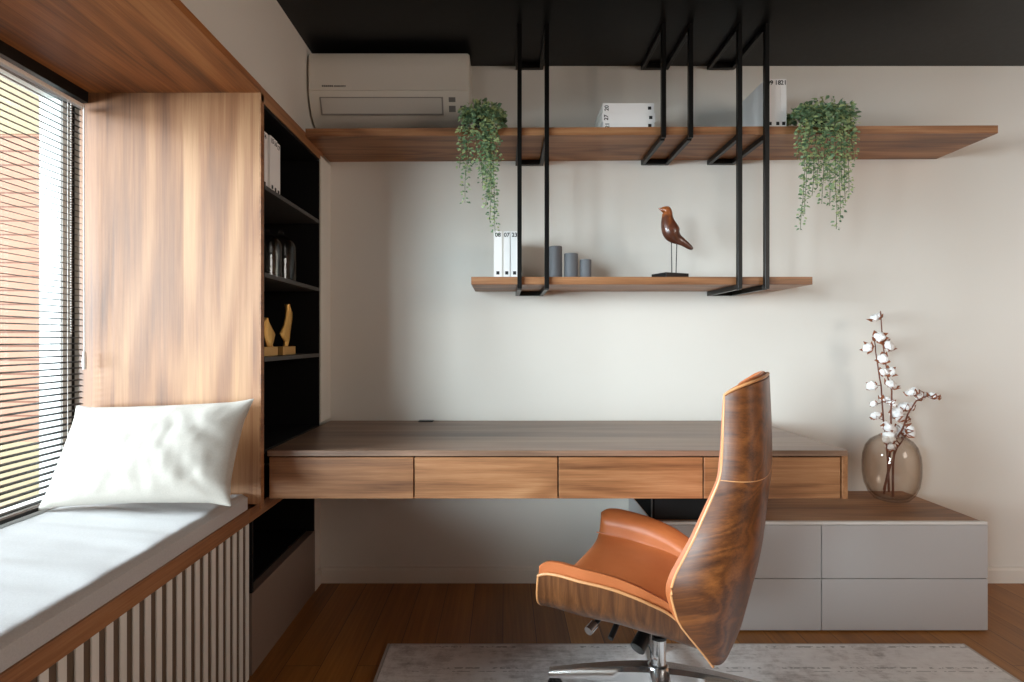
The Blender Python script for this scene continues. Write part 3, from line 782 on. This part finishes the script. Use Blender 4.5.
# ------------------------------------------------------------------ vase with cotton branches
VY = -.165; VX = 1.752; VZ = .4385
vp = [(0, .004), (.050, .004), (.078, .012), (.103, .038), (.120, .075), (.1275, .12), (.1285, .165), (.125, .205), (.112, .243), (.092, .268), (.070, .281), (.056, .287), (.053, .290)]
vp = [(r*.885, z*1.03) for r, z in vp]
b = new(); lathe(b, vp, (VX, VY, VZ-.003), 56)
inner = [(0, .016), (.046, .016), (.074, .023), (.099, .046), (.1165, .079), (.1245, .12), (.1255, .165), (.122, .203), (.1095, .240), (.090, .2650), (.069, .278), (.055, .2845), (.053, .290)]
lathe(b, [(r*.885, z*1.03) for r, z in inner], (VX, VY, VZ-.003), 56)
vs = obj('vase', b, M['smoke'], None, True); rebase(vs, (VX, VY, VZ)); tag(vs, 'rounded smoked brown glass vase on the low drawer unit', 'vase')
def boll(br, p, r, up, brown):
    r *= 1.42
    b = new(); up = up.normalized()
    o1 = up.orthogonal().normalized(); o2 = up.cross(o1)
    for k in range(4):
        a = k*PI/2+random.random()*.5; c = p+(o1*math.cos(a)+o2*math.sin(a))*r*.45+up*r*.25*random.uniform(.4, 1)
        bmesh.ops.create_icosphere(b, subdivisions=2, radius=r*random.uniform(.62, .74), matrix=Matrix.Translation(c))
    for v in b.verts: v.co += v.normal*mnoise.noise(v.co*140)*r*.22
    bo = obj('cotton_boll', b, M['cotton'], br, True)
    h = new()
    for k in range(5 if brown else 4):
        a = k*2*PI/(5 if brown else 4)+random.random(); d = (o1*math.cos(a)+o2*math.sin(a))
        q0 = p-up*r*.55; q1 = p+d*r*1.05-up*r*.35; q2 = p+d*r*(1.8 if brown else 1.35)+up*r*.55; w_ = up.cross(d).normalized()*r*(.60 if brown else .40)
        vv = [h.verts.new(z) for z in (q0-w_*.4, q0+w_*.4, q1+w_, q2, q1-w_)]
        th = [h.verts.new(Vector(z.co)-d*.0012) for z in vv]
        h.faces.new(vv); h.faces.new(th[::-1])
        for i in range(5): h.faces.new((vv[i], th[i], th[(i+1) % 5], vv[(i+1) % 5]))
    obj('bract', h, M['bract'], bo)
def branch(label, pts, dys, bolls, twigs=()):
    P = [px(x, y, VY+dy) for (x, y), dy in zip(pts, dys)]
    t = thing('cotton_branch', label, 'branch', tuple(P[0]), 'cotton branches in the vase')
    b = new(); n = len(P); fine = []
    for a, c in zip(P, P[1:]):
        for k in range(4): fine.append(a.lerp(c, k/4)+Vector((mnoise.noise(a*50+Vector((k, 0, 0)))*.002, 0, 0)))
    fine.append(P[-1]); m = len(fine)
    tube(b, fine, [.0050*(1-.58*i/m) for i in range(m)], 7)
    st = obj('stem', b, M['twig'], t, True)
    for (x, y, r, brown) in bolls:
        dy = random.uniform(-.025, .025); p = px(x, y, VY+dy)
        near = min(fine, key=lambda q: (q-p).length); base = near if (near-p).length > .004 else p-Vector((0, 0, .01))
        up = (p-near)+Vector((random.uniform(-.01, .01), random.uniform(-.015, 0), .016))
        s = new(); tube(s, [near, near.lerp(p, .5)+Vector((0, 0, -.003)), p], .0016, 5); obj('twig', s, M['twig'], t)
        boll(t, p, r, up, brown)
branch('tall cotton branch leaning left in the smoked vase', [(889, 492), (888, 462), (886, 437), (883.5, 420), (881, 385), (876.5, 358), (874, 335)], [0, 0, 0, .01, .02, .02, .02],
       [(879, 337, .015, 1), (868, 348, .014, 1), (872, 386, .014, 0), (884, 372, .012, 1), (885, 400, .015, 1), (876, 416, .015, 0), (888, 428, .020, 0), (874, 404, .010, 0)])
branch('tallest cotton branch, reaching highest in the smoked vase', [(884, 494), (889, 465), (891, 437), (891, 412), (892, 391), (888, 378), (883, 345), (880.5, 311)], [.03, .02, .0, -.01, -.01, 0, 0, 0],
       [(876, 318, .015, 1), (888, 346, .016, 1), (883, 359, .014, 1), (890, 372, .013, 1), (891, 385, .015, 1), (892, 403, .013, 0), (896, 416, .020, 0), (889, 438, .018, 0)])
branch('short cotton branch with round bolls reaching right from the smoked vase', [(893, 497), (893, 465), (896, 440), (903, 428), (908, 414), (916, 401), (927, 396), (941, 397)], [-.01, 0, 0, -.01, -.02, -.03, -.03, -.03],
       [(912, 393, .017, 0), (921, 396, .015, 0), (934, 397, .014, 1), (906, 408, .020, 0), (898, 413, .017, 0), (901, 432, .021, 0), (909, 431, .019, 0), (905, 420, .013, 0)])
branch('short cotton twig ending at the rim of the smoked vase', [(884, 490), (889, 470), (897, 448), (905, 437)], [-.04, -.03, -.02, -.02], [(893, 447, .019, 0)])

# ------------------------------------------------------------------ rug
RX0, RX1, RY0, RY1 = -.44, 1.755, -2.25, -.56
rt = thing('area_rug', 'worn grey patterned rug under the office chair', 'rug', ((RX0+RX1)/2, RY1, 0))
obj('pile', bx(RX0+.012, RX1-.012, RY0+.012, RY1-.010, .001, .011, .003), M['rug'], rt)
eb = new(); box(eb, RX0, RX0+.012, RY0, RY1, .001, .009, .003); box(eb, RX1-.012, RX1, RY0, RY1, .001, .009, .003); box(eb, RX0+.012, RX1-.012, RY1-.010, RY1, .001, .009, .003); box(eb, RX0+.012, RX1-.012, RY0, RY0+.012, .001, .009, .003)
obj('binding', eb, M['rug_edge'], rt)

# ------------------------------------------------------------------ office chair (local: x forward, y to the chair's left, z up)
TH = math.radians(28)
chair = thing('office_chair', 'high-backed tan leather office chair with a walnut shell on the rug', 'chair', (.489, -.93, .011), None, PI-TH)
OFF[chair.name] = Vector((0, 0, .011))
def interp(tab, t):
    for (a, va), (b, vb) in zip(tab, tab[1:]):
        if t <= b:
            f = (t-a)/(b-a); f = max(0, min(1, f)); return va+(vb-va)*f
    return tab[-1][1]
def smooth_interp(tab, t, h):
    return sum(interp(tab, t+h*k/3) for k in range(-3, 4))/7
def spow(x, p): return math.copysign(abs(x)**p, x)
# backrest surface: z level and turn angle
UF = [(.25, -.235), (.327, -.181), (.427, -.103), (.49, -.084), (.513, -.081), (.55, -.090), (.643, -.136), (.795, -.198), (.815, -.202), (1.03, -.210), (1.1, -.212)]
UR = [(.25, -.205), (.31, -.222), (.347, -.246), (.546, -.294), (.794, -.322), (.90, -.320), (1.1, -.308)]
WW = [(.25, .225), (.327, .250), (.427, .294), (.51, .304), (.643, .277), (.80, .226), (.90, .212), (1.1, .203)]
def back_pt(s, f, zlo=.312, zhi=1.010, lip=0):
    z = zlo+(zhi-zlo)*f
    a = spow(1, 1)*math.copysign(1-(1-abs(s))**1.8, s)*PI/2
    ca, sa = math.cos(a), math.sin(a)
    uf = smooth_interp(UF, z, .014); ur = smooth_interp(UR, z, .03); w_ = smooth_interp(WW, z, .03)
    c = spow(max(ca, 0), .55); v = w_*spow(sa, .62)
    u = uf+(ur-uf)*c
    zt = z+.060*max(0, f-.74)/.26*c**.6 if f > .74 else z           # the top edge rises towards the middle
    return Vector((u, v, zt))
SB = [(-.24, .302), (-.183, .314), (.046, .344), (.31, .356)]
ST = [(-.24, .345), (-.183, .358), (-.11, .430), (-.082, .458), (-.013, .490), (.05, .508), (.096, .516), (.215, .527), (.262, .522), (.295, .505), (.32, .480)]
SWT = [(-.24, .19), (-.13, .240), (-.02, .276), (.15, .306), (.31, .306)]
def seat_pt(s, f, u0=-.215, u1=.290):
    u = u0+(u1-u0)*f; a = math.copysign(1-(1-abs(s))**1.8, s)*PI/2
    zb_ = smooth_interp(SB, u, .02); zt = smooth_interp(ST, u, .015); w_ = smooth_interp(SWT, u, .02)
    c = spow(max(math.cos(a), 0), .36); v = w_*spow(math.sin(a), .5)
    du = -.012*(1-c)*(f > .9)*(f-.9)/.1
    return Vector((u+du, v, zt+(zb_-zt)*c))
def sheet(fn, ns, nf, s0, s1, f0, f1, dfun_a, dfun_b, sign):
    """closed shell between two offsets of a parametric surface"""
    bm = new(); e = 1e-3; A = []; B = []
    for i in range(ns+1):
        ra, rb = [], []
        for j in range(nf+1):
            si = i/ns; fj = j/nf; s = s0+(s1-s0)*si; f = f0+(f1-f0)*fj
            p = fn(s, f); ds = fn(min(s+e, .9995), f)-fn(max(s-e, -.9995), f); df = fn(s, min(f+e, 1))-fn(s, max(f-e, 0))
            n = ds.cross(df); n = n.normalized()*sign if n.length > 1e-12 else Vector((0, 0, 1))
            ra.append(bm.verts.new(p+n*dfun_a(si, fj))); rb.append(bm.verts.new(p+n*dfun_b(si, fj)))
        A.append(ra); B.append(rb)
    for i in range(ns):
        for j in range(nf):
            bm.faces.new((A[i][j], A[i+1][j], A[i+1][j+1], A[i][j+1])); bm.faces.new((B[i][j], B[i][j+1], B[i+1][j+1], B[i+1][j]))
    for i in range(ns):
        for j in (0, nf): bm.faces.new((A[i][j], B[i][j], B[i+1][j], A[i+1][j]))
    for j in range(nf):
        for i in (0, ns): bm.faces.new((A[i][j], A[i][j+1], B[i][j+1], B[i][j]))
    return bm
def puff(d0, d1, k=.10):
    def g(si, fj):
        e = min(si, 1-si, .6*fj, .6*(1-fj)); return d0+(d1-d0)*math.sqrt(max(0, 1-(1-min(1, e/k))**2))
    return g
def const(d): return lambda si, fj: d
# which way is inward?
p0 = back_pt(0, .5); nn = (back_pt(.01, .5)-back_pt(-.01, .5)).cross(back_pt(0, .51)-back_pt(0, .49)); SGB = 1 if nn.x > 0 else -1
nn = (seat_pt(.01, .5)-seat_pt(-.01, .5)).cross(seat_pt(0, .51)-seat_pt(0, .49)); SGS = 1 if nn.z > 0 else -1
def ch(name, bm, mat, parent=chair, smooth=True):
    bmesh.ops.translate(bm, vec=(0, 0, -.011), verts=bm.verts); return obj(name, bm, mat, parent, smooth, True)
ES = .925
seam = (.797-.312)/(1.010-.312)
bs = ch('back_shell', sheet(back_pt, 64, 46, -ES, ES, .012, seam-.002, const(0), const(.012), SGB), M['shell'])
hs = ch('headrest_shell', sheet(back_pt, 64, 24, -ES, ES, seam+.001, .985, const(0), const(.012), SGB), M['shell_head'])
ch('back_pad', sheet(back_pt, 64, 60, -.9995, .9995, .03, 1, const(.0125), puff(.020, .048, .2), SGB), M['leather'])
ch('seat_shell', sheet(seat_pt, 64, 40, -.93, .93, .0, .985, const(0), const(.012), SGS), M['shell_v'])
ch('seat_pad', sheet(seat_pt, 64, 40, -.999, .999, .0, 1, const(.0125), puff(.026, .070, .06), SGS), M['leather'])
def piping(fn, path, off, sign, r, mat, name):
    pts = []
    for s, f in path:
        e = 1e-3; p = fn(s, f); ds = fn(min(s+e, .9995), f)-fn(max(s-e, -.9995), f); df = fn(s, min(f+e, 1))-fn(s, max(f-e, 0)); n = ds.cross(df).normalized()*sign
        pts.append(p+n*off)
    b = new(); tube(b, pts, r, 8); ch(name, b, mat)
loop = [(-.937, f/40) for f in range(0, 40)]+[(-.937+1.874*k/40, .993) for k in range(41)]+[(.937, f/40) for f in range(39, -1, -1)]
piping(back_pt, loop, .003, SGB, .0040, M['piping'], 'back_piping')
piping(back_pt, [(-.97+1.94*k/60, seam) for k in range(61)], .001, SGB, .0016, M['piping'], 'shell_seam')
loop = [(-.937, f/40) for f in range(0, 40)]+[(-.937+1.874*k/40, .992) for k in range(41)]+[(.937, f/40) for f in range(39, -1, -1)]
piping(seat_pt, loop, .003, SGS, .0042, M['piping'], 'seat_piping')
for s in (-.40, .40): piping(seat_pt, [(s, .05+.93*k/30) for k in range(31)], .0705, SGS, .0022, M['leather'], 'seat_seam')
# mechanism and base
mb = new(); box(mb, -.10, .12, -.07, .07, .275, .325, .008); box(mb, -.16, -.06, -.05, .05, .27, .30, .006)
mech = ch('tilt_mechanism', mb, M['plastic'])
b = new(); lathe(b, [(0, .10), (.0235, .10), (.0235, .226), (0, .226)], (0, 0, 0), 28); ch('gas_column', b, M['chrome'])
b = new(); lathe(b, [(0, .2262), (.026, .2262), (.026, .236), (.021, .240), (.021, .28), (0, .28)], (0, 0, 0), 28); ch('column_collar', b, M['plastic'])
def lever(p0, p1, r, mat, tipmat=None, nm='lever'):
    b = new(); tube(b, [p0, p1], r, 12); l = ch(nm, b, mat)
    if tipmat:
        d = (Vector(p1)-Vector(p0)).normalized(); b = new(); tube(b, [Vector(p1), Vector(p1)+d*.034], r*1.75, 16); ch('lever_tip', b, tipmat, l)
lever((.125, .09, .338), (.150, .175, .312), .0075, M['plastic'], M['chrome'])
lever((.088, .09, .330), (.100, .180, .283), .0085, M['plastic'])
lever((.025, .055, .262), (.040, .105, .232), .023, M['plastic'], None, 'tension_knob')
b = new(); tube(b, [(.012, .05, .285), (.010, .085, .245), (.004, .07, .20), (0, .03, .175)], .006, 8); ch('chrome_bracket', b, M['chrome'])
b = new(); lathe(b, [(0, .085), (.030, .085), (.038, .095), (.040, .125), (.034, .142), (.026, .148), (0, .148)], (0, 0, 0), 32); hub = ch('hub', b, M['chrome'])
ANG = [172, 262, 352, 82]
for a in ANG:
    la = math.radians(a)-(PI-TH)
    ca, sa = math.cos(la), math.sin(la)
    bm = new(); rings = []
    for k in range(9):
        f = k/8; r_ = .028+f*.315; top = .143-.042*f**1.4; hgt = .052*(1-f)+.020*f; hw = .030*(1-f)+.017*f
        c = []
        for (yy, zz) in ((-hw, top-hgt), (-hw, top-.012), (-hw*.6, top), (hw*.6, top), (hw, top-.012), (hw, top-hgt)):
            c.append(bm.verts.new((r_*ca-yy*sa, r_*sa+yy*ca, zz)))
        rings.append(c)
    for p, q in zip(rings, rings[1:]):
        for k in range(6): bm.faces.new((p[k], p[(k+1) % 6], q[(k+1) % 6], q[k]))
    bm.faces.new(rings[0]); bm.faces.new(rings[-1])
    leg = ch('base_leg', bm, M['chrome'])
    cx, cy = .325*ca, .325*sa; b = new()
    tube(b, [(cx, cy, .085), (cx, cy, .045)], .008, 10)
    ox, oy = cx-.0*ca, cy
    for s in (-1, 1):
        tube(b, [(ox-sa*s*.010, oy+ca*s*.010, .0365), (ox-sa*s*.028, oy+ca*s*.028, .0365)], .025, 20)
    box(b, ox-.012, ox+.012, oy-.012, oy+.012, .036, .062, .004)
    ch('caster', b, M['plastic'], leg)
